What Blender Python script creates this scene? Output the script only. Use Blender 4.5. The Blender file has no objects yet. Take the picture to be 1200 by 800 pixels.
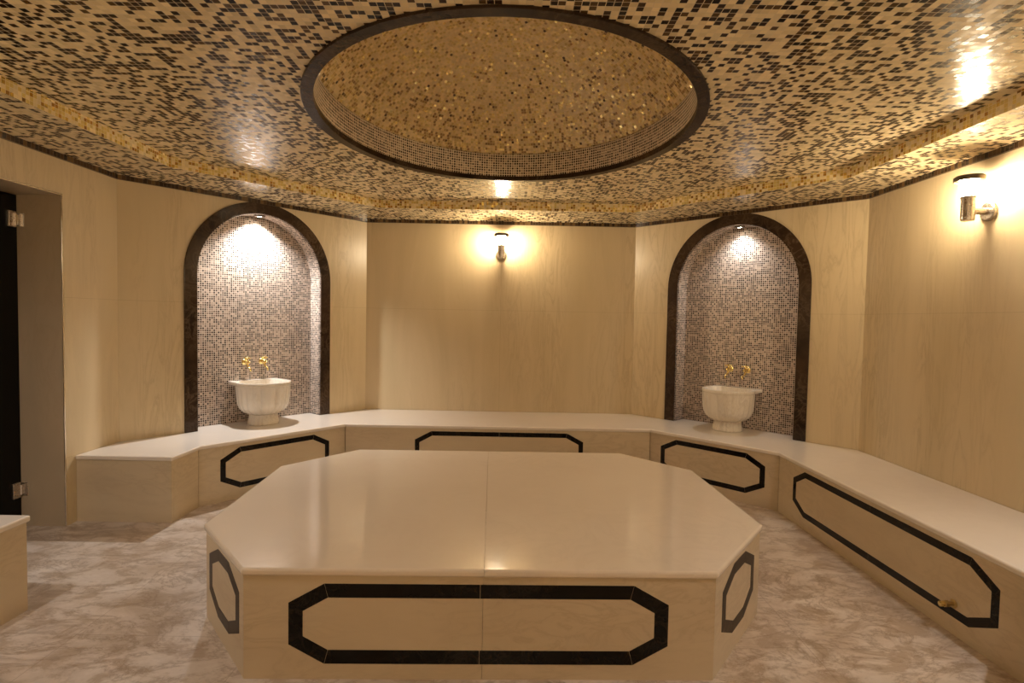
import bpy, bmesh, math, random
from mathutils import Vector, Matrix

random.seed(7)
C = bpy.context.scene.collection
PI = math.pi

# ------------------------------------------------------------------ helpers
def V2(a): return Vector((a[0], a[1]))

def link(name, bm, mat, parent=None, smooth=False, bevel=0, seg=2, kind=None):
    me = bpy.data.meshes.new(name)
    bm.normal_update()
    bm.to_mesh(me); bm.free()
    o = bpy.data.objects.new(name, me); C.objects.link(o)
    for m in (mat if isinstance(mat, (list, tuple)) else [mat]): me.materials.append(m)
    if smooth:
        for p in me.polygons: p.use_smooth = True
    if bevel:
        b = o.modifiers.new('bevel', 'BEVEL'); b.width = bevel; b.segments = seg
        b.limit_method = 'ANGLE'; b.angle_limit = math.radians(25); b.harden_normals = False
    if parent is not None:
        o.parent = parent
        o.matrix_parent_inverse = Matrix.Translation(-Vector(parent.location)) if parent.type == 'EMPTY' and parent.rotation_euler.z == 0 else Matrix.Identity(4)
    if kind: o['kind'] = kind
    return o

def thing(name, label, cat, loc=(0, 0, 0), rotz=0, group=None):
    o = bpy.data.objects.new(name, None); C.objects.link(o)
    o.location = loc; o.rotation_euler = (0, 0, rotz); o.empty_display_size = .1
    o['label'] = label; o['category'] = cat
    if group: o['group'] = group
    return o

def part(name, bm, mat, parent, **kw):
    """mesh given in the parent's own coordinates"""
    o = link(name, bm, mat, None, **kw); o.parent = parent
    return o

def uvset(bm): return bm.loops.layers.uv.verify()

class Plane:
    """vertical plane: s runs along it, n points into the room (left of travel is the wall side)"""
    def __init__(self, P, Q, flip=False):
        self.P = V2(P); d = V2(Q) - V2(P); self.L = d.length; self.t = d / self.L
        self.n = Vector((self.t.y, -self.t.x))          # right hand side of travel
        if flip: self.n = -self.n
    def pt(self, s, z, d=0):
        q = self.P + self.t * s + self.n * d
        return Vector((q.x, q.y, z))

def prism(bm, pl, poly, d0, d1, uvoff=(0, 0)):
    """2D polygon (s,z) on plane extruded from offset d0 (back) to d1 (front)"""
    uv = uvset(bm)
    n = len(poly)
    a = [bm.verts.new(pl.pt(s, z, d0)) for s, z in poly]
    b = [bm.verts.new(pl.pt(s, z, d1)) for s, z in poly]
    fs = []
    f = bm.faces.new(b); fs.append((f, list(range(n))))
    f2 = bm.faces.new(a[::-1]); fs.append((f2, list(range(n))[::-1]))
    for f_, idx in fs:
        for l, i in zip(f_.loops, idx): l[uv].uv = (poly[i][0] + uvoff[0], poly[i][1] + uvoff[1])
    for i in range(n):
        j = (i + 1) % n
        f = bm.faces.new((a[i], a[j], b[j], b[i]))
        for l, (q, dd) in zip(f.loops, ((i, d0), (j, d0), (j, d1), (i, d1))):
            l[uv].uv = (poly[q][0] + dd + uvoff[0], poly[q][1] + dd + uvoff[1])
    return bm

def slab(bm, poly, z0, z1):
    uv = uvset(bm); n = len(poly)
    a = [bm.verts.new((x, y, z0)) for x, y in poly]
    b = [bm.verts.new((x, y, z1)) for x, y in poly]
    top = bm.faces.new(b); bot = bm.faces.new(a[::-1])
    for f in (top, bot):
        for l in f.loops: l[uv].uv = (l.vert.co.x, l.vert.co.y)
    for i in range(n):
        j = (i + 1) % n
        f = bm.faces.new((a[i], a[j], b[j], b[i]))
        L = (Vector(poly[j]) - Vector(poly[i])).length
        for l, q in zip(f.loops, ((0, z0), (L, z0), (L, z1), (0, z1))): l[uv].uv = q
    bmesh.ops.recalc_face_normals(bm, faces=bm.faces[:])
    return bm

def lathe(bm, prof, seg=32, M=None, cap=True):
    rings = []
    for r, z in prof:
        ring = []
        for k in range(seg):
            a = 2 * PI * k / seg
            p = Vector((r * math.cos(a), r * math.sin(a), z))
            ring.append(bm.verts.new(M @ p if M else p))
        rings.append(ring)
    for i in range(len(rings) - 1):
        for k in range(seg):
            m = (k + 1) % seg
            bm.faces.new((rings[i][k], rings[i][m], rings[i + 1][m], rings[i + 1][k]))
    if cap:
        bm.faces.new(rings[0][::-1]); bm.faces.new(rings[-1])
    return bm

def tube(bm, pts, r, seg=12):
    pts = [Vector(p) for p in pts]; rings = []
    rr = r if isinstance(r, (list, tuple)) else [r] * len(pts)
    up = Vector((0, 0, 1))
    for i, p in enumerate(pts):
        d = (pts[min(i + 1, len(pts) - 1)] - pts[max(i - 1, 0)]).normalized()
        ref = up if abs(d.dot(up)) < .95 else Vector((1, 0, 0))
        u = d.cross(ref).normalized(); w = u.cross(d)
        rings.append([bm.verts.new(p + (u * math.cos(2 * PI * k / seg) + w * math.sin(2 * PI * k / seg)) * rr[i]) for k in range(seg)])
    for i in range(len(rings) - 1):
        for k in range(seg):
            m = (k + 1) % seg
            bm.faces.new((rings[i][k], rings[i][m], rings[i + 1][m], rings[i + 1][k]))
    bm.faces.new(rings[0][::-1]); bm.faces.new(rings[-1])
    bmesh.ops.recalc_face_normals(bm, faces=bm.faces[:])
    return bm

def boxb(bm, lo, hi):
    r = bmesh.ops.create_cube(bm, size=1)
    for v in r['verts']:
        v.co = Vector([lo[i] + (v.co[i] + .5) * (hi[i] - lo[i]) for i in range(3)])
    return bm

def lathe_along(bm, prof, p, d, seg=24):
    M = Matrix.Translation(Vector(p)) @ Vector((0, 0, 1)).rotation_difference(Vector(d)).to_matrix().to_4x4()
    return lathe(bm, prof, seg, M)

# ------------------------------------------------------------------ materials
def newmat(name):
    m = bpy.data.materials.new(name); m.use_nodes = True
    nt = m.node_tree; b = nt.nodes['Principled BSDF']
    return m, nt, b

def N(nt, t, **kw):
    n = nt.nodes.new(t)
    for k, v in kw.items():
        if k in ('operation', 'data_type', 'blend_type', 'noise_dimensions', 'interpolation_type', 'feature', 'wave_type', 'bands_direction'): setattr(n, k, v)
    return n

def math_(nt, op, a, b=None):
    n = nt.nodes.new('ShaderNodeMath'); n.operation = op
    for i, x in enumerate((a, b)):
        if x is None: continue
        if isinstance(x, (int, float)): n.inputs[i].default_value = x
        else: nt.links.new(x, n.inputs[i])
    return n.outputs[0]

def ramp(nt, fac, stops, interp='LINEAR'):
    r = nt.nodes.new('ShaderNodeValToRGB'); cr = r.color_ramp; cr.interpolation = interp
    while len(cr.elements) < len(stops): cr.elements.new(.5)
    for e, (p, c) in zip(cr.elements, stops):
        e.position = p; e.color = (c[0], c[1], c[2], 1) if not isinstance(c, (int, float)) else (c, c, c, 1)
    nt.links.new(fac, r.inputs[0])
    return r.outputs[0]

def mix(nt, fac, a, b, blend='MIX'):
    n = nt.nodes.new('ShaderNodeMix'); n.data_type = 'RGBA'; n.blend_type = blend
    for sock, x in ((n.inputs[0], fac), (n.inputs[6], a), (n.inputs[7], b)):
        if isinstance(x, (int, float)): sock.default_value = x
        elif isinstance(x, tuple): sock.default_value = (*x, 1)
        else: nt.links.new(x, sock)
    return n.outputs[2]

def noise(nt, vec, scale, detail=4, rough=.55, dist=0):
    n = nt.nodes.new('ShaderNodeTexNoise'); n.inputs['Scale'].default_value = scale
    n.inputs['Detail'].default_value = detail; n.inputs['Roughness'].default_value = rough
    n.inputs['Distortion'].default_value = dist
    nt.links.new(vec, n.inputs['Vector']); return n.outputs[0]

def mapping(nt, vec, scale=(1, 1, 1), rot=(0, 0, 0), loc=(0, 0, 0)):
    m = nt.nodes.new('ShaderNodeMapping'); m.inputs['Scale'].default_value = scale
    m.inputs['Rotation'].default_value = rot; m.inputs['Location'].default_value = loc
    nt.links.new(vec, m.inputs['Vector']); return m.outputs[0]

def coord(nt, which='UV'):
    t = nt.nodes.new('ShaderNodeTexCoord'); return t.outputs[which]

def marble(name, base, vein, stretch, rough, veinamt=.5, cloud=None, rot=(0, 0, 0), joints=None, scale=1.6, spec=.5):
    """soft cloudy stone with thin veins drawn out along one direction; optional slab joints in UV metres"""
    m, nt, b = newmat(name)
    co = mapping(nt, coord(nt, 'Object'), stretch, rot)
    n1 = noise(nt, co, scale, 6, .6, .6)
    n2 = noise(nt, co, scale * 3.1, 5, .6, 1.2)
    cloudc = cloud or tuple(c * .9 for c in base)
    col = mix(nt, ramp(nt, n1, [(.35, 0), (.68, 1)]), base, cloudc)
    v = math_(nt, 'ABSOLUTE', math_(nt, 'SUBTRACT', n2, .5))
    vm = ramp(nt, v, [(0, veinamt), (.035, veinamt * .35), (.09, 0)])
    # veins come and go
    n3 = noise(nt, co, scale * .7, 2, .5)
    vm = math_(nt, 'MULTIPLY', vm, ramp(nt, n3, [(.4, 0), (.62, 1)]))
    col = mix(nt, vm, col, vein)
    if joints:
        sx, sz, ox, oz, w, jc = joints
        uv = nt.nodes.new('ShaderNodeSeparateXYZ'); nt.links.new(coord(nt, 'UV'), uv.inputs[0])
        js = []
        for o_, s_, off in ((uv.outputs[0], sx, ox), (uv.outputs[1], sz, oz)):
            f = math_(nt, 'FRACT', math_(nt, 'DIVIDE', math_(nt, 'SUBTRACT', o_, off), s_))
            d = math_(nt, 'MULTIPLY', math_(nt, 'ABSOLUTE', math_(nt, 'SUBTRACT', f, .5)), s_)
            js.append(math_(nt, 'GREATER_THAN', d, s_ * .5 - w))
        j = math_(nt, 'MAXIMUM', js[0], js[1])
        col = mix(nt, math_(nt, 'MULTIPLY', j, .45), col, jc)
    nt.links.new(col, b.inputs['Base Color'])
    b.inputs['Roughness'].default_value = rough
    b.inputs['Specular IOR Level'].default_value = spec
    return m

def mosaic(name, pitch, palette, grout, gw=.07, rough=.18, jitter=.03, mode='uv', dome=None, spec=.5):
    """square glass tesserae: one random colour per tile from palette [(upto, colour, metallic)], light grout, each tile tipped a little"""
    m, nt, b = newmat(name); b.inputs['Specular IOR Level'].default_value = spec
    sep = nt.nodes.new('ShaderNodeSeparateXYZ'); nt.links.new(coord(nt, 'UV'), sep.inputs[0])
    if mode == 'dome':
        Rs, p = dome, pitch
        vrow = math_(nt, 'DIVIDE', sep.outputs[1], p)
        row = math_(nt, 'FLOOR', vrow)
        ang = math_(nt, 'DIVIDE', math_(nt, 'MULTIPLY', math_(nt, 'ADD', row, .5), p), Rs)
        cnt = math_(nt, 'ROUND', math_(nt, 'MULTIPLY', math_(nt, 'SINE', ang), 2 * PI * Rs / p))
        u = math_(nt, 'MULTIPLY', sep.outputs[0], cnt); v = vrow
    else:
        u = math_(nt, 'DIVIDE', sep.outputs[0], pitch); v = math_(nt, 'DIVIDE', sep.outputs[1], pitch)
    fu, fv = math_(nt, 'FRACT', u), math_(nt, 'FRACT', v)
    iu, iv = math_(nt, 'FLOOR', u), math_(nt, 'FLOOR', v)
    cmb = nt.nodes.new('ShaderNodeCombineXYZ'); nt.links.new(iu, cmb.inputs[0]); nt.links.new(iv, cmb.inputs[1])
    wn = nt.nodes.new('ShaderNodeTexWhiteNoise'); wn.noise_dimensions = '3D'; nt.links.new(cmb.outputs[0], wn.inputs['Vector'])
    val, rcol = wn.outputs['Value'], wn.outputs['Color']
    stops, mst, lo = [], [], 0
    for upto, c, me in palette:
        stops.append((lo, c)); mst.append((lo, me)); lo = upto
    tile = ramp(nt, val, stops, 'CONSTANT'); met = ramp(nt, val, mst, 'CONSTANT')
    # slight brightness difference from tile to tile
    sr = nt.nodes.new('ShaderNodeSeparateColor'); nt.links.new(rcol, sr.inputs[0])
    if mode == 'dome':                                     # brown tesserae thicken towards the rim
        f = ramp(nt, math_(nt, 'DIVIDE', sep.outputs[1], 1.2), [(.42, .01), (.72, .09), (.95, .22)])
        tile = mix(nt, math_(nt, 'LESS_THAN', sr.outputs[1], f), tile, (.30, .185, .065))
    hsv = nt.nodes.new('ShaderNodeHueSaturation'); nt.links.new(tile, hsv.inputs['Color'])
    nt.links.new(math_(nt, 'ADD', math_(nt, 'MULTIPLY', sr.outputs[2], .3), .85), hsv.inputs['Value'])
    tile = hsv.outputs[0]
    du = math_(nt, 'ABSOLUTE', math_(nt, 'SUBTRACT', fu, .5)); dv = math_(nt, 'ABSOLUTE', math_(nt, 'SUBTRACT', fv, .5))
    g = math_(nt, 'GREATER_THAN', math_(nt, 'MAXIMUM', du, dv), .5 - gw)
    col = mix(nt, g, tile, grout)
    nt.links.new(col, b.inputs['Base Color'])
    nt.links.new(math_(nt, 'MULTIPLY', met, math_(nt, 'SUBTRACT', 1, g)), b.inputs['Metallic'])
    nt.links.new(math_(nt, 'ADD', math_(nt, 'MULTIPLY', g, .6), rough), b.inputs['Roughness'])
    # tilt
    geo = nt.nodes.new('ShaderNodeNewGeometry')
    vs = nt.nodes.new('ShaderNodeVectorMath'); vs.operation = 'SUBTRACT'; nt.links.new(rcol, vs.inputs[0]); vs.inputs[1].default_value = (.5, .5, .5)
    sc = nt.nodes.new('ShaderNodeVectorMath'); sc.operation = 'SCALE'; nt.links.new(vs.outputs[0], sc.inputs[0]); sc.inputs['Scale'].default_value = jitter * 2
    ad = nt.nodes.new('ShaderNodeVectorMath'); ad.operation = 'ADD'; nt.links.new(geo.outputs['Normal'], ad.inputs[0]); nt.links.new(sc.outputs[0], ad.inputs[1])
    nm = nt.nodes.new('ShaderNodeVectorMath'); nm.operation = 'NORMALIZE'; nt.links.new(ad.outputs[0], nm.inputs[0])
    nt.links.new(nm.outputs[0], b.inputs['Normal'])
    return m

def metal(name, c, rough):
    m, nt, b = newmat(name); b.inputs['Base Color'].default_value = (*c, 1)
    b.inputs['Metallic'].default_value = 1
    n = noise(nt, mapping(nt, coord(nt, 'Object'), (40, 40, 40)), 3)
    nt.links.new(math_(nt, 'ADD', math_(nt, 'MULTIPLY', n, .08), rough - .04), b.inputs['Roughness'])
    return m

def emit(name, c, s):
    m, nt, b = newmat(name); b.inputs['Base Color'].default_value = (.9, .9, .88, 1)
    b.inputs['Emission Color'].default_value = (*c, 1); b.inputs['Emission Strength'].default_value = s
    return m

WALLC = (.655, .53, .335)
M_wall = marble('cream_wall_marble', WALLC, (.38, .28, .16), (1.5, 1.5, .22), .33, .42, (.59, .475, .29), rot=(.05, .12, 0), joints=(1.39, 1.05, .0, .45, .0012, (.30, .22, .13)), scale=2.2)
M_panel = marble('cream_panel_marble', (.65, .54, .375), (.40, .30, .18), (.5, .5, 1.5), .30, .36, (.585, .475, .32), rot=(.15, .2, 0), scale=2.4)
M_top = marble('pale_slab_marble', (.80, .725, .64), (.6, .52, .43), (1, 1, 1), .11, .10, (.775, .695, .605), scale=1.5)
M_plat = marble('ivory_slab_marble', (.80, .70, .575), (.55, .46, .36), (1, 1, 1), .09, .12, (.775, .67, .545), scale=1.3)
M_basin = marble('white_basin_marble', (.82, .76, .67), (.5, .42, .33), (1.5, 1.5, .6), .2, .35, (.77, .70, .60), scale=4)
M_dark = marble('dark_inlay_marble', (.005, .004, .003), (.08, .06, .045), (1, 1, 1), .10, .25, (.007, .005, .004), scale=5, spec=.22)
M_side = marble('sheen_inlay_marble', (.030, .018, .012), (.16, .11, .07), (1, 1, 1), .3, .4, (.018, .011, .007), scale=4.5, spec=.12)  # dark inlay stone of the side faces, reflected wall sheen painted in as brown
M_ring = marble('dark_ring_marble', (.045, .026, .014), (.16, .11, .07), (1, 1, 1), .25, .4, (.014, .008, .005), scale=4.5, spec=.12)
M_arch = marble('dark_emperador_marble', (.05, .028, .015), (.24, .16, .10), (1, 1, 1), .14, .30, (.018, .010, .006), scale=3, spec=.3)
M_stain = marble('beige_jamb_marble', (.55, .44, .30), (.40, .30, .19), (1, 1, .4), .3, .3, scale=2.2)

def floor_mat():
    m, nt, b = newmat('mottled_floor_marble')
    co = coord(nt, 'Object')
    w = mapping(nt, co, (1, 1.6, 1), (0, 0, -.35))
    n1 = noise(nt, w, 1.9, 8, .64, .35)
    n2 = noise(nt, w, 4.2, 9, .70, .5)
    n4 = noise(nt, w, 16, 6, .65, .3)
    col = ramp(nt, n1, [(.34, (.50, .40, .31)), (.48, (.64, .54, .455)), (.66, (.74, .66, .585))])
    col = mix(nt, ramp(nt, n2, [(.42, .75), (.50, .15), (.62, 0)]), col, (.40, .295, .205))
    v = math_(nt, 'ABSOLUTE', math_(nt, 'SUBTRACT', noise(nt, w, 2.6, 9, .68, .6), .5))
    col = mix(nt, ramp(nt, v, [(0, .6), (.018, .22), (.05, 0)]), col, (.28, .19, .12))
    col = mix(nt, ramp(nt, n4, [(.3, .35), (.42, 0)]), col, (.33, .24, .16))
    sx = nt.nodes.new('ShaderNodeSeparateXYZ'); nt.links.new(co, sx.inputs[0])
    js = []
    for o_, off in ((sx.outputs[0], .12), (sx.outputs[1], .38)):
        f = math_(nt, 'FRACT', math_(nt, 'DIVIDE', math_(nt, 'ADD', o_, 10 - off), .8))
        js.append(math_(nt, 'GREATER_THAN', math_(nt, 'ABSOLUTE', math_(nt, 'SUBTRACT', f, .5)), .4982))
    col = mix(nt, math_(nt, 'MULTIPLY', math_(nt, 'MAXIMUM', js[0], js[1]), .5), col, (.25, .18, .12))
    nt.links.new(col, b.inputs['Base Color'])
    b.inputs['Roughness'].default_value = .34
    return m
M_floor = floor_mat()

CRM = (.77, .64, .40); CR2 = (.71, .58, .345)
M_ceil = mosaic('ceiling_mosaic', .027, [(.32, CRM, 0), (.575, CR2, 0), (.69, (.042, .019, .006), 0), (.80, (.010, .006, .004), 0), (.90, (.085, .047, .015), 0), (1, (.022, .010, .005), 0)],
                (.66, .55, .38), .045, .22, .035, spec=.12)
M_small = mosaic('brown_small_mosaic', .018, [(.32, (.045, .026, .018), 0), (.54, (.14, .092, .066), 0), (.76, (.27, .193, .148), 0), (1, (.44, .335, .265), 0)],
                 (.70, .61, .53), .115, .2, .02, spec=.4)
M_drum = mosaic('drum_small_mosaic', .018, [(.38, (.045, .027, .016), 0), (.66, (.15, .10, .062), 0), (1, (.36, .27, .18), 0)], (.80, .70, .55), .13, .24, .02, spec=.3)
M_gold = mosaic('gold_band_mosaic', .0215, [(.32, (.88, .66, .22), .3), (.72, (.80, .66, .38), 0), (.84, (.84, .56, .12), .7), (.95, (.42, .21, .025), .2), (1, (.22, .10, .014), 0)], (.74, .62, .40), .05, .25, .10)
DOME_RISE, DOME_R = .50, 1.06
RS = (DOME_R ** 2 + DOME_RISE ** 2) / (2 * DOME_RISE)
M_dome = mosaic('gold_dome_mosaic', .019, [(.40, (.74, .57, .29), 0), (.64, (.74, .54, .20), .3), (.885, (.70, .54, .29), 0), (.90, (.28, .15, .045), 0), (.915, (.08, .038, .012), 0), (.965, (.74, .54, .20), .5), (1, (.94, .76, .34), 1)],
                (.64, .51, .30), .05, .13, .15, mode='dome', dome=RS, spec=.4)
M_border = mosaic('dark_border_mosaic', .027, [(.5, (.035, .018, .008), 0), (.85, (.07, .036, .014), 0), (1, (.15, .085, .03), 0)], (.09, .055, .03), .05, .2, .02)

M_steel = metal('brushed_steel', (.62, .56, .50), .28)
M_trim = metal('satin_steel_profile', (.85, .80, .72), .30)
M_chrome = metal('chrome', (.80, .76, .70), .12)
M_brass = metal('polished_brass', (.92, .72, .30), .2)
M_rim = metal('dark_bronze', (.10, .08, .06), .35)
M_bronze = metal('aged_brass', (.55, .42, .20), .3)
def blackglass():
    m, nt, b = newmat('black_glass'); b.inputs['Base Color'].default_value = (.0015, .0015, .0015, 1)
    n = noise(nt, coord(nt, 'Object'), 2)
    nt.links.new(math_(nt, 'ADD', math_(nt, 'MULTIPLY', n, .01), .03), b.inputs['Roughness'])
    b.inputs['Specular IOR Level'].default_value = .25
    return m
M_black = blackglass()

WARM = (1, .80, .55)
SPOTC = (1, .975, .96)
M_lamp = emit('lit_opal_glass', (1, .80, .53), 345)
M_lens = emit('lit_spot_lens', (1, .88, .72), 40)

# ------------------------------------------------------------------ measured room
L0 = (-2.905, 1.95); L1 = (-2.905, 4.10); B1 = (-1.514, 5.765); B2 = (1.255, 5.765); R1 = (2.70, 4.275); R4 = (2.70, 1.75)
EL, ER = (-1.35, .25), (1.35, .25)
YF = -1.0
ROOM = [L0, L1, B1, B2, R1, R4, ER, (1.35, YF), (-1.35, YF), EL]      # clockwise seen from above
H_SOF, H_CEIL = 2.412, 2.485
BZ = .45
WT = .06

pl_left = Plane(L0, L1); pl_lb = Plane(L1, B1); pl_back = Plane(B1, B2); pl_rb = Plane(B2, R1); pl_right = Plane(R1, R4)
NICHE_W, NICHE_FR, SPRING, NDEP = .553, .098, 1.74, .18
HOLE = .60

def rect(a, b, c, d): return [(a, b), (c, b), (c, d), (a, d)]

def plain_wall(name, P, Q, z1=H_SOF + .1):
    pl = Plane(P, Q); bm = bmesh.new()
    prism(bm, pl, rect(0, 0, pl.L, z1), -WT, 0)
    bmesh.ops.recalc_face_normals(bm, faces=bm.faces[:])
    return link(name, bm, M_wall, kind='structure')

# floor
bm = bmesh.new()
slab(bm, [(-3.9, YF - .1), (3.0, YF - .1), (3.0, 6.2), (-3.9, 6.2)], -.08, 0)
link('floor', bm, M_floor, kind='structure')

plain_wall('wall_back', B1, B2); plain_wall('wall_right', R1, R4)
plain_wall('wall_front_right', R4, ER); plain_wall('wall_entry_right', ER, (1.35, YF)); plain_wall('wall_front', (1.35, YF), (-1.35, YF))
plain_wall('wall_entry_left', (-1.35, YF), EL); plain_wall('wall_front_left', EL, L0)

# left wall with the door opening
DY0, DY1, DZ = 2.66, 3.60, 2.155
bm = bmesh.new()
s0, s1 = DY0 - L0[1], DY1 - L0[1]
prism(bm, pl_left, rect(0, 0, s0, H_SOF + .1), -WT, 0)
prism(bm, pl_left, rect(s1, 0, pl_left.L, H_SOF + .1), -WT, 0)
prism(bm, pl_left, rect(s0, DZ, s1, H_SOF + .1), -WT, 0)
bmesh.ops.recalc_face_normals(bm, faces=bm.faces[:])
wl = link('wall_left', bm, M_wall, kind='structure')
# reveal (jambs and head) of the door recess
XD = -3.19
bm = bmesh.new()
boxb(bm, (XD - .08, DY1 - .003, 0), (-2.905 - .004, DY1 + .05, DZ + .05))
boxb(bm, (XD - .08, DY0 - .05, 0), (-2.905 - .004, DY0 + .003, DZ + .05))
link('door_jamb', bm, M_stain, wl)
bm = bmesh.new()
boxb(bm, (XD - .08, DY0 + .0035, DZ - .003), (-2.905 - .004, DY1 - .0035, DZ + .05))
link('door_head', bm, M_stain, wl)
# chrome corner profile round the opening
bm = bmesh.new()
prism(bm, pl_left, [(s0 - .006, 0), (s0 + .005, 0), (s0 + .005, DZ - .005), (s1 - .005, DZ - .005), (s1 - .005, 0), (s1 + .006, 0), (s1 + .006, DZ + .006), (s0 - .006, DZ + .006)], -.003, .004)
bmesh.ops.recalc_face_normals(bm, faces=bm.faces[:])
link('trim_2', bm, M_chrome, kind='structure', bevel=.003)
# black glass door and its clamps
bm = bmesh.new()
boxb(bm, (XD - .012, DY0 + .008, .012), (XD, DY1 - .006, DZ - .008))
door = link('door_1', bm, M_black, kind='structure', bevel=.001)
bm = bmesh.new(); boxb(bm, (XD - .5, DY0 - .2, -.001), (XD - .45, DY1 + .2, DZ + .2))
link('wall_corridor', bm, M_black, kind='structure')
for z in (.245, 1.99):
    bm = bmesh.new()
    boxb(bm, (XD - .022, DY1 - .075, z - .05), (XD + .012, DY1 - .020, z + .05))
    hg = link('hinge', bm, M_steel, door, bevel=.003)
    bm = bmesh.new()
    lathe(bm, [(.011, z - .034), (.013, z - .03), (.013, z + .03), (.011, z + .034)], 16, Matrix.Translation((XD + .004, DY1 - .017, 0)))
    link('knuckle', bm, M_chrome, hg, smooth=False)
    bm = bmesh.new(); boxb(bm, (XD - .02, DY1 - .009, z - .042), (XD + .045, DY1 + .001, z + .042))
    link('jamb_plate', bm, M_steel, hg, bevel=.002)

# niche walls with an arched hole
ARCN = 40
def arch_pts(c, r, z0=BZ):
    p = [(c - r, z0), (c - r, SPRING)]
    for k in range(1, ARCN):
        a = PI - PI * k / ARCN
        p.append((c + r * math.cos(a), SPRING + r * math.sin(a)))
    return p + [(c + r, SPRING), (c + r, z0)]

def niche_wall(name, pl, c):
    bm = bmesh.new(); top = H_SOF + .1
    prism(bm, pl, rect(0, 0, c - HOLE, top), -WT, 0)
    prism(bm, pl, rect(c + HOLE, 0, pl.L, top), -WT, 0)
    prism(bm, pl, rect(c - HOLE, 0, c + HOLE, BZ - .03), -WT, 0)
    a = arch_pts(c, HOLE)[1:-1]
    for (sa, za), (sb, zb) in zip(a, a[1:]):
        prism(bm, pl, [(sa, za), (sb, zb), (sb, top), (sa, top)], -WT, 0)
    bmesh.ops.remove_doubles(bm, verts=bm.verts[:], dist=1e-5)
    # drop the inner partitions
    seen = {}
    for f in bm.faces[:]:
        k = tuple(sorted(v.index for v in f.verts))
    bmesh.ops.recalc_face_normals(bm, faces=bm.faces[:])
    return link(name, bm, M_wall, kind='structure')

def niche(pl, c, label):
    base = pl.pt(c, BZ, 0)
    t = thing('wall_niche', label, 'niche', base, 0, None)
    inv = Matrix.Translation(-base)
    # back panel
    bm = bmesh.new(); outline = arch_pts(c, NICHE_W + .02, BZ)
    prism(bm, pl, outline, -NDEP - .03, -NDEP)
    bmesh.ops.recalc_face_normals(bm, faces=bm.faces[:]); bm.transform(inv)
    part('back_panel', bm, M_small, t)
    # reveal: a mosaic band that follows the arch
    bm = bmesh.new(); uv = uvset(bm)
    a = arch_pts(c, NICHE_W); b = arch_pts(c, NICHE_W + .02); run = 0
    for (p, q), (p2, q2) in zip(zip(a, a[1:]), zip(b, b[1:])):
        L = math.hypot(q[0] - p[0], q[1] - p[1])
        vs = [bm.verts.new(pl.pt(p[0], p[1], -.002)), bm.verts.new(pl.pt(q[0], q[1], -.002)), bm.verts.new(pl.pt(q[0], q[1], -NDEP)), bm.verts.new(pl.pt(p[0], p[1], -NDEP))]
        f = bm.faces.new(vs)
        for l, w in zip(f.loops, ((run, 0), (run + L, 0), (run + L, NDEP), (run, NDEP))): l[uv].uv = w
        vo = [bm.verts.new(pl.pt(p2[0], p2[1], -.002)), bm.verts.new(pl.pt(p2[0], p2[1], -NDEP)), bm.verts.new(pl.pt(q2[0], q2[1], -NDEP)), bm.verts.new(pl.pt(q2[0], q2[1], -.002))]
        bm.faces.new(vo); run += L
    bmesh.ops.remove_doubles(bm, verts=bm.verts[:], dist=1e-5); bm.transform(inv)
    part('reveal', bm, M_small, t)
    # dark marble surround, cut in stones
    bm = bmesh.new(); oi, oo = arch_pts(c, NICHE_W), arch_pts(c, NICHE_W + NICHE_FR)
    n = len(oi)
    cols = []
    for i in range(n):
        cols.append([bm.verts.new(pl.pt(*oi[i], -.03)), bm.verts.new(pl.pt(*oi[i], .012)), bm.verts.new(pl.pt(*oo[i], .012)), bm.verts.new(pl.pt(*oo[i], -.002))])
    for i in range(n - 1):
        for k in range(3):
            bm.faces.new((cols[i][k], cols[i + 1][k], cols[i + 1][k + 1], cols[i][k + 1]))
    bm.faces.new(cols[0]); bm.faces.new(cols[-1][::-1])
    bmesh.ops.recalc_face_normals(bm, faces=bm.faces[:]); bm.transform(inv)
    part('arch_surround', bm, M_arch, t, bevel=.003)
    return t
LC, RC = 1.095, 1.042
niche_wall('wall_left_back', pl_lb, LC); niche_wall('wall_right_back', pl_rb, RC)
niche(pl_lb, LC, 'left arched mosaic wall niche in a dark marble surround, the one nearer the black door')
niche(pl_rb, RC, 'right arched mosaic wall niche in a dark marble surround, between back wall and right wall')

# dark border strip along the wall tops
bm = bmesh.new()
pts = [V2(p) for p in ROOM]; uv = uvset(bm)
def offset_poly(poly, d):
    n = len(poly); out = []
    for i in range(n):
        p0, p1, p2 = V2(poly[i - 1]), V2(poly[i]), V2(poly[(i + 1) % n])
        a = (p1 - p0).normalized(); b = (p2 - p1).normalized()
        na = Vector((a.y, -a.x)); nb = Vector((b.y, -b.x))
        k = (na + nb); k = k / k.length_squared * 2
        out.append(p1 + k * d)
    return out
inn = offset_poly(ROOM, .016); run = 0
for i in range(len(ROOM)):
    j = (i + 1) % len(ROOM); L = (inn[j] - inn[i]).length
    for quad in (((inn[i], H_SOF - .034), (inn[j], H_SOF - .034), (inn[j], H_SOF + .002), (inn[i], H_SOF + .002)),
                 ((inn[i], H_SOF - .034), (pts[i], H_SOF - .034), (pts[j], H_SOF - .034), (inn[j], H_SOF - .034))):
        f = bm.faces.new([bm.verts.new((q.x, q.y, z)) for q, z in quad])
        for l, w in zip(f.loops, ((run, 0), (run + L, 0), (run + L, .027), (run, .027))): l[uv].uv = w
    run += L
bmesh.ops.remove_doubles(bm, verts=bm.verts[:], dist=1e-5)
bmesh.ops.recalc_face_normals(bm, faces=bm.faces[:])
link('trim_1', bm, M_border, kind='structure')

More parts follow.
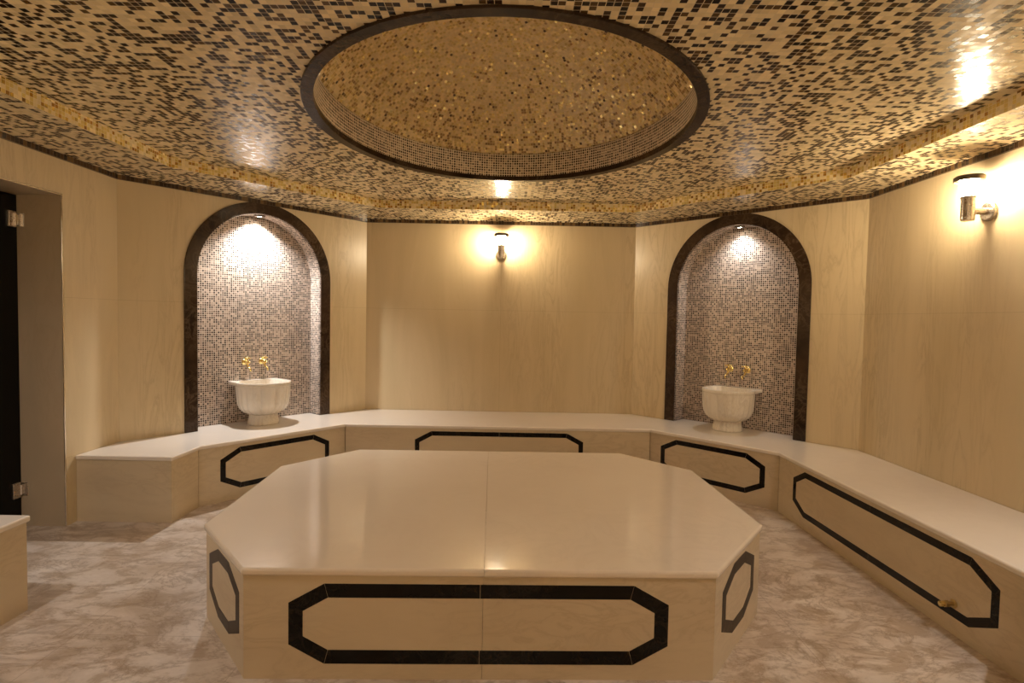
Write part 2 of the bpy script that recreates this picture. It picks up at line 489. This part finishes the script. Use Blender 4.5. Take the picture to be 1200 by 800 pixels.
# ------------------------------------------------------------------ ceiling
INNER = [(-2.37, 2.15), (-2.37, 3.86), (-1.245, 5.15), (1.11, 5.15), (2.265, 3.82), (2.265, 2.15), (1.11, .87), (-1.245, .87)]
EC, EA, EB = (-.0545, 3.157), 1.056, 1.214
RW = .058                                   # width of the dark ring
def ell(k, n, a, b): t_ = 2 * PI * k / n; return Vector((EC[0] + a * math.cos(t_), EC[1] + b * math.sin(t_)))

def ring_fill(bm, outer, inner_pts, z, up=.05):
    """flat face between two loops, with thickness above"""
    uv = uvset(bm)
    vo = [bm.verts.new((p[0], p[1], z)) for p in outer]; vi = [bm.verts.new((p[0], p[1], z)) for p in inner_pts]
    eo = [bm.edges.new((vo[i], vo[(i + 1) % len(vo)])) for i in range(len(vo))]
    ei = [bm.edges.new((vi[i], vi[(i + 1) % len(vi)])) for i in range(len(vi))]
    bmesh.ops.triangle_fill(bm, use_beauty=True, edges=eo + ei, normal=(0, 0, -1))
    bm.normal_update()
    for f in bm.faces:
        if f.normal.z > 0: f.normal_flip()
        for l in f.loops: l[uv].uv = (l.vert.co.x, l.vert.co.y)
NE = 128
bm = bmesh.new()
ring_fill(bm, [p for p in INNER], [ell(k, NE, EA - .02, EB - .02) for k in range(NE)], H_CEIL, .0)
ceil = link('ceiling', bm, M_ceil, kind='structure')
bm = bmesh.new(); ring_fill(bm, ROOM, INNER, H_SOF, .0)
sof = link('soffit', bm, M_ceil, ceil)
bm = bmesh.new(); uv = uvset(bm); run = 0
for i in range(len(INNER)):
    j = (i + 1) % len(INNER); p, q = V2(INNER[i]), V2(INNER[j]); L = (q - p).length
    f = bm.faces.new([bm.verts.new((p.x, p.y, H_SOF)), bm.verts.new((q.x, q.y, H_SOF)), bm.verts.new((q.x, q.y, H_CEIL)), bm.verts.new((p.x, p.y, H_CEIL))])
    for l, w in zip(f.loops, ((run, 0), (run + L, 0), (run + L, .076), (run, .076))): l[uv].uv = w
    run += L
link('gold_band', bm, M_gold, ceil)
# roof slab above, so that no light leaks in
# ring
bm = bmesh.new(); rows = []
for k in range(NE):
    a_, b_ = ell(k, NE, EA, EB), ell(k, NE, EA - RW, EB - RW)
    rows.append([bm.verts.new((a_.x, a_.y, H_CEIL + .005)), bm.verts.new((a_.x, a_.y, H_CEIL - .012)), bm.verts.new((b_.x, b_.y, H_CEIL - .012)), bm.verts.new((b_.x, b_.y, H_CEIL + .02))])
for k in range(NE):
    m_ = (k + 1) % NE
    for q in range(3): bm.faces.new((rows[k][q], rows[m_][q], rows[m_][q + 1], rows[k][q + 1]))
bmesh.ops.recalc_face_normals(bm, faces=bm.faces[:])
link('dome_ring', bm, M_ring, ceil, bevel=.002)
# drum
DT = 2.672
DA, DB = EA - RW + .004, EB - RW + .004
bm = bmesh.new(); uv = uvset(bm); run = 0
for k in range(NE):
    p, q = ell(k, NE, DA, DB), ell(k + 1, NE, DA, DB); L = (q - p).length
    f = bm.faces.new([bm.verts.new((p.x, p.y, H_CEIL)), bm.verts.new((q.x, q.y, H_CEIL)), bm.verts.new((q.x, q.y, DT)), bm.verts.new((p.x, p.y, DT))])
    for l, w in zip(f.loops, ((run, 0), (run + L, 0), (run + L, DT - H_CEIL), (run, DT - H_CEIL))): l[uv].uv = w
    run += L
bmesh.ops.remove_doubles(bm, verts=bm.verts[:], dist=1e-5)
link('dome_drum', bm, M_drum, ceil)
# dome
bm = bmesh.new(); uv = uvset(bm)
amax = math.asin(DOME_R / RS); NR = 26; grid = []
for i in range(NR + 1):
    a = amax * (1 - i / NR); r = RS * math.sin(a) / DOME_R; z = DT - .002 + RS * (math.cos(a) - math.cos(amax))
    grid.append((a * RS, [Vector((EC[0] + r * (DA + .012) * math.cos(2 * PI * k / NE), EC[1] + r * (DB + .012) * math.sin(2 * PI * k / NE), z)) for k in range(NE)]))
gv = [[bm.verts.new(p) for p in row] for s_, row in grid[:-1]]
apex = bm.verts.new(grid[-1][1][0])
for i in range(NR):
    for k in range(NE):
        m_ = (k + 1) % NE
        if i < NR - 1:
            f = bm.faces.new((gv[i][k], gv[i][m_], gv[i + 1][m_], gv[i + 1][k]))
            ws = ((k / NE, grid[i][0]), ((k + 1) / NE, grid[i][0]), ((k + 1) / NE, grid[i + 1][0]), (k / NE, grid[i + 1][0]))
        else:
            f = bm.faces.new((gv[i][k], gv[i][m_], apex)); ws = ((k / NE, grid[i][0]), ((k + 1) / NE, grid[i][0]), ((k + .5) / NE, 0))
        for l, w in zip(f.loops, ws): l[uv].uv = w
link('dome', bm, M_dome, ceil, smooth=True)

# ------------------------------------------------------------------ benches
def octagon(s0, s1, z0, z1, tip, cut):
    zc = (z1 - z0 - tip) / 2
    return [(s0, z0 + zc), (s0 + cut, z0), (s1 - cut, z0), (s1, z0 + zc), (s1, z1 - zc), (s1 - cut, z1), (s0 + cut, z1), (s0, z1 - zc)]

def inset(poly, w):
    n = len(poly); out = []
    for i in range(n):
        p0, p1, p2 = Vector(poly[i - 1]), Vector(poly[i]), Vector(poly[(i + 1) % n])
        a = (p1 - p0).normalized(); b = (p2 - p1).normalized()
        na, nb = Vector((-a.y, a.x)), Vector((-b.y, b.x)); k = na + nb; k = k / k.length_squared * 2
        out.append(tuple(p1 + k * w))
    return out

def inlay(pl, s0, s1, z0, z1, tip, cut, w, front, centre=True, name='inlay_border', parent=None, gap=.0011, mat=None):
    """dark stone band: eight mitred strips with hairline joints, the long ones cut in the middle"""
    o = octagon(s0, s1, z0, z1, tip, cut); i_ = inset(o, w); bm = bmesh.new(); n = 8
    for k in range(n):
        m_ = (k + 1) % n
        a, b, c, d = Vector(o[k]), Vector(o[m_]), Vector(i_[m_]), Vector(i_[k])
        u = (b - a).normalized()
        g0 = gap if k in (1, 5) else 0; g1 = gap if k in (1, 5) else 0
        a, d = a + u * g0, d + u * g0; b, c = b - u * g1, c - u * g1
        if k in (1, 5) and centre:
            mo, mi = (a + b) / 2, (c + d) / 2
            for q in ([a, mo - u * gap * .7, mi - u * gap * .7, d], [mo + u * gap * .7, b, c, mi + u * gap * .7]):
                prism(bm, pl, [tuple(v) for v in q], front - .006, front + .0008)
        else:
            prism(bm, pl, [tuple(v) for v in (a, b, c, d)], front - .006, front + .0008)
    bmesh.ops.recalc_face_normals(bm, faces=bm.faces[:])
    return part(name, bm, mat or M_dark, parent)

F0, F1, F2, F3, F4, F5 = (-2.255, 3.68), (-2.25, 4.0), (-1.474, 4.94), (1.253, 4.95), (2.02, 4.15), (2.05, 2.10)
F6 = (1.25, 1.30)
E0W = (-2.905, 3.68)
TH, OV = .03, .012
def tongue(pl, c):
    return [tuple(pl.pt(s, 0, d).xy) for s, d in ((c - NICHE_W, 0), (c - NICHE_W, -NDEP), (c + NICHE_W, -NDEP), (c + NICHE_W, 0))]
wl_ = .004
outer = [E0W, L1] + tongue(pl_lb, LC) + [B1, B2] + tongue(pl_rb, RC) + [R1, R4, (1.95, .91)]
bench_poly = outer + [F6, F5, F4, F3, F2, F1, F0]
bench = thing('stone_bench', 'long cream stone bench running along the back and right walls under both niches', 'bench', (0, 5.3, 0))
BI = Matrix.Translation((0, -5.3, 0))
bm = bmesh.new(); slab(bm, bench_poly, BZ - TH, BZ); bm.transform(BI)
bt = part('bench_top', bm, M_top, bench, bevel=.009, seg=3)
bt['label'] = 'pale polished marble seat slab'

def bevel_off_seam(o, x0, y0, x1, y1):
    me = o.data; at = me.attributes.new('bevel_weight_edge', 'FLOAT', 'EDGE')
    for e in me.edges:
        on = 0
        for vi in e.vertices:
            v = me.vertices[vi].co; q = (v.y - y0) / (y1 - y0)
            on += abs(v.x - (x0 + (x1 - x0) * q)) < .008
        at.data[e.index].value = 0 if on == 2 else 1
    o.modifiers['bevel'].limit_method = 'WEIGHT'
def panel(pl, s0, s1, z0, z1, front, parent, mat, inv, name='front_panel', thick=.02):
    bm = bmesh.new(); prism(bm, pl, rect(s0, z0, s1, z1), front - thick, front)
    bmesh.ops.recalc_face_normals(bm, faces=bm.faces[:])
    if inv: bm.transform(inv)
    return part(name, bm, mat, parent)
def chain_plane(P, Q): return Plane(P, Q)                 # travelling left to right, room on the right hand
class Shift(Plane):
    def __init__(self, pl, inv): self.__dict__.update(pl.__dict__); self.inv = inv
    def pt(self, s, z, d=0): return self.inv @ Plane.pt(self, s, z, d)
ptop = BZ - TH - .0005
segs = [(E0W, F0, None, 'end'), (F0, F1, None, ''), (F1, F2, (.148, 1.062), 'left'), (F2, F3, (.62, 2.13), 'back'), (F3, F4, (.105, 1.01), 'rb'), (F4, F5, (.204, 1.868), 'right'), (F5, F6, None, '')]
for P, Q, mo, nm in segs:
    pl = Shift(Plane(P, Q), BI)
    e = .0012
    sa = .001 if nm == 'end' else (.033 if P == F0 else e - .004)
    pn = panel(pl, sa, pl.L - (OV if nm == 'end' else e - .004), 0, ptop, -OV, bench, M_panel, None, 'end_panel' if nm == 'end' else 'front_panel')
    if mo:
        inlay(pl, mo[0], mo[1], .080, .396, .162, .145, .040, -OV, nm in ('right', 'back'), parent=pn).matrix_parent_inverse = Matrix.Identity(4)
# brass steam spout on the right front panel
plr = Plane(F4, F5)
base = plr.pt(1.638, .143, -OV)
sp = thing('steam_spout', 'small brass steam spout low on the right bench front', 'spout', base)
nv = Vector((plr.n.x, plr.n.y, 0)); 
bm = bmesh.new(); lathe_along(bm, [(.020, 0), (.021, .003), (.015, .006)], (0, 0, 0), nv, 20); part('flange', bm, M_bronze, sp)
bm = bmesh.new(); lathe_along(bm, [(.009, .005), (.009, .03)], (0, 0, 0), nv, 16); part('pipe', bm, M_bronze, sp)
bm = bmesh.new(); lathe_along(bm, [(.014, .026), (.0165, .028), (.0165, .044), (.014, .046)], (0, 0, 0), nv, 6); part('nut', bm, M_bronze, sp)
bm = bmesh.new(); lathe_along(bm, [(.011, .046), (.012, .05), (.012, .066), (.006, .068)], (0, 0, 0), nv, 16); part('nozzle', bm, M_brass, sp)

# near bench beside the door
nb = thing('stone_bench', 'short cream stone bench end in front of the black door, cut by the left edge', 'bench', (-2.5, 2.3, 0))
NI = Matrix.Translation((2.5, -2.3, 0))
bm = bmesh.new(); slab(bm, [(-2.905, 2.585), (-2.25, 2.585), (-2.25, 2.15), (-1.45, 1.28), (-1.93, .882), L0], BZ - TH, BZ); bm.transform(NI)
part('bench_top', bm, M_top, nb, bevel=.009, seg=3)['label'] = 'pale polished marble seat slab'
for P, Q in (((-1.47, 1.28), (-2.25, 2.13)), ((-2.25, 2.13), (-2.25, 2.585)), ((-2.25, 2.585), (-2.905, 2.585))):
    pl = Shift(Plane(P, Q, True), NI)
    if (V2(P) - V2((-2.25, 2.585))).length < .01 or True:
        pl.n = Vector((pl.t.y, -pl.t.x))
    panel(pl, .0325 if P[1] > 2.5 else .012, pl.L - .012, 0, ptop, -OV, nb, M_panel, None, 'end_panel' if P[1] > 2.5 else 'front_panel')

# ------------------------------------------------------------------ central platform
ZP = .44
P1, P2, P3, P8 = (-1.017, 2.104), (.818, 2.146), (1.222, 2.665), (-1.402, 2.545)
P4, P5, P6, P7 = (1.196, 3.629), (.808, 4.066), (-1.096, 4.035), (-1.468, 3.547)
OCT = [P1, P8, P7, P6, P5, P4, P3, P2]                     # clockwise
plat = thing('stone_platform', 'large octagonal ivory marble platform in the middle of the floor', 'platform', (-.1, 3.07, 0))
PI_ = Matrix.Translation((.1, -3.07, 0))
ov = [tuple(p) for p in offset_poly(OCT, -.010)]
SA, SB = (-.159, ov[3][1] - .0), (-.0905, ov[0][1])
def lerp_y(p, q, x): return p[1] + (q[1] - p[1]) * (x - p[0]) / (q[0] - p[0])
SA = (-.159, lerp_y(ov[3], ov[4], -.159)); SB = (-.0905, lerp_y(ov[0], ov[7], -.0905))
g = .0007
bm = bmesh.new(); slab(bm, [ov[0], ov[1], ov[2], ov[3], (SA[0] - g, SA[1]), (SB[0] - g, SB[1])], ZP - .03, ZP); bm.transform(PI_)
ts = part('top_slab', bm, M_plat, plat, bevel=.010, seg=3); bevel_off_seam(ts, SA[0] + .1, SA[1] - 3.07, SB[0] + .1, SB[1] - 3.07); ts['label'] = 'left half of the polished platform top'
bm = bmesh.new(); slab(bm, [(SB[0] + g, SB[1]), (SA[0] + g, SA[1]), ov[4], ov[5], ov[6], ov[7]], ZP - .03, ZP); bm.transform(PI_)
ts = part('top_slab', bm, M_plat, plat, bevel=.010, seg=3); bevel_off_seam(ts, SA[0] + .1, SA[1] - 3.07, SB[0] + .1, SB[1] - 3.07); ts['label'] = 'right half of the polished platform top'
sides = [(P2, P1, 'front'), (P1, P8, ''), (P8, P7, ''), (P7, P6, ''), (P6, P5, 'front'), (P5, P4, ''), (P4, P3, ''), (P3, P2, '')]
for P, Q, nm in sides:
    pl = Shift(Plane(Q, P), PI_)                           # front: left to right, room (outside) on the right
    e = .0008
    if nm == 'front':
        mid = pl.L * .5 + .005
        body = panel(pl, e, mid - g, 0, ZP - .0305, 0, plat, M_panel, None)
        panel(pl, mid + g, pl.L - e, 0, ZP - .0305, 0, plat, M_panel, None)
        inlay(pl, .172, 1.652, .062, .379, .165, .137, .055, 0, True, parent=body)
    else:
        body = panel(pl, e, pl.L - e, 0, ZP - .0305, 0, plat, M_panel, None)
        c = pl.L / 2; hw = .235 if pl.L < .75 else .32
        inlay(pl, c - hw, c + hw, .085, .388, .165, .15 if pl.L < .75 else .14, .05, 0, False, parent=body, mat=M_side)

# ------------------------------------------------------------------ marble basins
def basin(pl, c, label, side, fwd=.03):
    base = pl.pt(c, BZ, fwd)
    t = thing('marble_basin', label, 'basin', base, math.atan2(pl.t.y, pl.t.x))     # local x along the wall, local -y to the room
    back = NDEP + fwd - .003
    segn = 144
    def rimr(th, a=.229, b=.226):
        cx, sy = math.cos(th), math.sin(th)                # sy<0 : front
        if sy <= 0: return 1 / math.sqrt((cx / a) ** 2 + (sy / b) ** 2)
        return min((a - .010 * min(1, sy * 4)) / max(abs(cx), 1e-6), back / max(sy, 1e-6))
    def ring(bm, fn, z):
        out = []
        for k in range(segn):
            th = 2 * PI * k / segn; r = fn(th)
            out.append(bm.verts.new((r * math.cos(th), r * math.sin(th), z)))
        return out
    def clampb(r, th):
        sy = math.sin(th)
        return min(r, (back - .0) / sy) if sy > 1e-6 else r
    def flute(r, amt, dee=0):
        def fn(th):
            q = r * (1 - amt * (1 - abs(math.cos(th * 11)) ** .6)); c_ = clampb(q, th)
            if math.sin(th) <= 0 or not dee: return c_
            return c_ + dee * (min(q / max(abs(math.cos(th)), 1e-6), back / math.sin(th)) - c_)
        return fn
    bm = bmesh.new(); rows = []
    prof = [(.112, .088, .03), (.150, .102, .03), (.180, .122, .03), (.200, .150, .035), (.212, .185, .035), (.218, .23, .035), (.221, .275, .03), (.223, .318, .02), (.2235, .338, .0)]
    for r, z, am in prof: rows.append(ring(bm, flute(r, am * 1.5), z))
    rows.append(ring(bm, lambda th: rimr(th) * .975, .341))
    rows.append(ring(bm, lambda th: rimr(th), .347))
    rows.append(ring(bm, lambda th: rimr(th), .366))
    rows.append(ring(bm, lambda th: rimr(th) * .985, .372))
    inner = lambda s_, am: (lambda th: min(s_ * (1 - am * (1 - abs(math.cos(th * 8)) ** .7)), (back - .055) / math.sin(th) if math.sin(th) > .01 else 9))
    rows.append(ring(bm, inner(.212, .06), .372))
    for s_, z in ((.206, .362), (.196, .32), (.178, .26), (.145, .20), (.09, .165), (.03, .155)):
        rows.append(ring(bm, inner(s_, .07), z))
    for i in range(len(rows) - 1):
        for k in range(segn):
            m_ = (k + 1) % segn
            bm.faces.new((rows[i][k], rows[i][m_], rows[i + 1][m_], rows[i + 1][k]))
    bm.faces.new(rows[-1]); bm.faces.new(rows[0][::-1])
    bmesh.ops.recalc_face_normals(bm, faces=bm.faces[:])
    bw = part('bowl', bm, M_basin, t, smooth=True)
    mo = bw.modifiers.new('edges', 'EDGE_SPLIT'); mo.split_angle = math.radians(40)
    bm = bmesh.new(); rows = []
    for r, z, am in ((.128, 0, .03), (.130, .012, .035), (.127, .03, .04), (.121, .055, .04), (.117, .075, .04), (.116, .090, .03)):
        rows.append(ring(bm, flute(r, am), z))
    for i in range(len(rows) - 1):
        for k in range(segn):
            m_ = (k + 1) % segn
            bm.faces.new((rows[i][k], rows[i][m_], rows[i + 1][m_], rows[i + 1][k]))
    bm.faces.new(rows[-1]); bm.faces.new(rows[0][::-1])
    bmesh.ops.recalc_face_normals(bm, faces=bm.faces[:])
    part('pedestal', bm, M_basin, t, smooth=True)
    return t
basin(pl_lb, LC - .02, 'left fluted white marble basin on a pedestal foot, under the brightly lit niche spot', -1)
basin(pl_rb, RC + .0, 'right fluted white marble basin on a pedestal foot, in the dimmer right niche', 1)

def tap(pl, s, label, z=.985):
    base = pl.pt(s, z, -NDEP)
    t = thing('wall_tap', label, 'tap', base, math.atan2(pl.t.y, pl.t.x), 'brass taps above the basins')
    f = Vector((0, -1, 0))
    bm = bmesh.new(); lathe_along(bm, [(.027, 0), (.028, .004), (.022, .010), (.013, .014)], (0, 0, 0), f, 24); part('flange', bm, M_brass, t, smooth=False)
    bm = bmesh.new(); lathe_along(bm, [(.012, .012), (.012, .03), (.016, .034), (.017, .060), (.013, .066), (.011, .085), (.004, .088)], (0, 0, 0), f, 20); part('valve_body', bm, M_brass, t)
    bm = bmesh.new(); tube(bm, [(0, -.048, -.008), (0, -.056, -.026), (0, -.075, -.040), (0, -.098, -.048), (0, -.112, -.060), (0, -.114, -.078)], [.010, .010, .0095, .009, .0085, .009]); part('spout', bm, M_brass, t, smooth=True)
    bm = bmesh.new(); tube(bm, [(0, -.05, .012), (0, -.05, .030)], .006)
    for a in range(4):
        an = a * PI / 2 + .4; tube(bm, [(0, -.05, .034), (.026 * math.cos(an), -.05 + .026 * math.sin(an), .036)], .0055, 8)
        r_ = bmesh.ops.create_icosphere(bm, subdivisions=2, radius=.0085)
        for v in r_['verts']: v.co += Vector((.027 * math.cos(an), -.05 + .027 * math.sin(an), .036))
    r_ = bmesh.ops.create_icosphere(bm, subdivisions=2, radius=.013)
    for v in r_['verts']: v.co += Vector((0, -.05, .037))
    part('cross_handle', bm, M_brass, t, smooth=True)
    return t
tap(pl_lb, LC - .09, 'left one of the two brass taps above the left basin'); tap(pl_lb, LC + .065, 'right one of the two brass taps above the left basin')
tap(pl_rb, RC - .08, 'left one of the two brass taps above the right basin'); tap(pl_rb, RC + .08, 'right one of the two brass taps above the right basin')

# ------------------------------------------------------------------ lamps
def sconce(pl, s, label, power=1):
    z0, z1 = 2.02, 2.29; off = .125
    base = pl.pt(s, z0, 0)
    t = thing('wall_sconce', label, 'lamp', base, math.atan2(pl.t.y, pl.t.x))
    MC = Matrix.Translation((0, -off, 0))
    bm = bmesh.new(); lathe_along(bm, [(.054, 0), (.055, .004), (.053, .016), (.046, .020)], (0, 0, .055), (0, -1, 0), 40); part('wall_plate', bm, M_steel, t)
    bm = bmesh.new(); lathe_along(bm, [(.020, .018), (.020, off - .030)], (0, 0, .055), (0, -1, 0), 24); part('arm', bm, M_steel, t)
    bm = bmesh.new(); lathe(bm, [(.030, 0), (.033, .003), (.034, .02), (.034, .125), (.038, .130), (.040, .136)], 40, MC); part('lamp_body', bm, M_steel, t)
    bm = bmesh.new(); lathe(bm, [(.036, .136), (.042, .141), (.0445, .150), (.0445, .214), (.040, .228)], 40, MC); part('lit_shade', bm, M_lamp, t, smooth=True)['label'] = 'glowing opal glass shade'
    bm = bmesh.new(); lathe(bm, [(.030, .226), (.066, .226), (.068, .220), (.073, .220), (.074, .243), (.066, .251), (.020, .257), (.004, .258)], 40, MC); part('cap', bm, M_rim, t)
    return t
sconce(pl_back, 1.388, 'steel wall lamp with glowing shade on the middle of the back wall')
sconce(pl_right, R1[1] - 3.19, 'steel wall lamp with glowing shade on the right wall')

def downlight(pl, c, label, watts):
    zc = SPRING + NICHE_W; d = -.085
    base = pl.pt(c, zc, d)
    t = thing('niche_downlight', label, 'spotlight', base)
    bm = bmesh.new(); prof = [(.040, .004), (.046, -.004), (.046, -.014), (.034, -.018), (.030, -.010)]
    lathe(bm, prof, 40, None, False); part('trim_ring', bm, M_rim, t, smooth=False)
    bm = bmesh.new(); lathe(bm, [(.004, -.0105), (.031, -.010), (.031, .0)], 32); part('lens', bm, M_lens, t)
    ld = bpy.data.lights.new('niche_downlight_bulb', 'SPOT'); ld.energy = watts; ld.color = SPOTC
    ld.spot_size = math.radians(128); ld.spot_blend = .9; ld.shadow_soft_size = .022
    lo = bpy.data.objects.new('niche_downlight_bulb', ld); C.objects.link(lo); lo.parent = t; lo.location = (0, 0, -.028)
    return t
downlight(pl_lb, LC, 'bright recessed spotlight at the crown of the left niche', 122)
downlight(pl_rb, RC, 'dimmer recessed spotlight at the crown of the right niche', 17)

# the same spotlights in the two niches behind the camera, and an unseen fill light added by the entry
for name, loc, w in (('spot_bulb', (-2.36, 1.62, 2.2), 42), ('spot_bulb', (2.2, 1.42, 2.2), 46)):
    ld = bpy.data.lights.new(name, 'SPOT'); ld.energy = w; ld.color = SPOTC; ld.spot_size = math.radians(170); ld.spot_blend = 1; ld.shadow_soft_size = .03
    lo = bpy.data.objects.new(name, ld); C.objects.link(lo); lo.location = loc
ld = bpy.data.lights.new('entry_fill_bulb', 'POINT'); ld.energy = 25; ld.color = WARM; ld.shadow_soft_size = .06
lo = bpy.data.objects.new('entry_fill_bulb', ld); C.objects.link(lo); lo.location = (0, -.75, 2.15)

# ------------------------------------------------------------------ world, camera, view
w = bpy.data.worlds.new('world'); bpy.context.scene.world = w; w.use_nodes = True
w.node_tree.nodes['Background'].inputs[0].default_value = (.01, .008, .006, 1)
w.node_tree.nodes['Background'].inputs[1].default_value = .3

cam = bpy.data.cameras.new('camera'); co = bpy.data.objects.new('camera', cam); C.objects.link(co)
f_px, pitch, roll, hgt = 652.085, -.040139, .018718, 1.413
cam.sensor_width = 36; cam.lens = f_px / 1200 * 36; cam.clip_start = .02
fw = Vector((0, math.cos(pitch), math.sin(pitch))); up0 = Vector((0, -math.sin(pitch), math.cos(pitch))); r0 = Vector((1, 0, 0))
rt = r0 * math.cos(roll) + up0 * math.sin(roll); up = -r0 * math.sin(roll) + up0 * math.cos(roll)
co.matrix_world = Matrix(((rt.x, up.x, -fw.x, 0), (rt.y, up.y, -fw.y, 0), (rt.z, up.z, -fw.z, hgt), (0, 0, 0, 1)))
sc = bpy.context.scene; sc.camera = co
sc.view_settings.view_transform = 'Standard'; sc.view_settings.look = 'None'
sc.view_settings.exposure = .16; sc.view_settings.gamma = 1; sc.view_settings.use_curve_mapping = False
sc.cycles.max_bounces = 10; sc.cycles.diffuse_bounces = 6; sc.cycles.glossy_bounces = 4
sc.cycles.sample_clamp_indirect = 6; sc.cycles.use_denoising = True
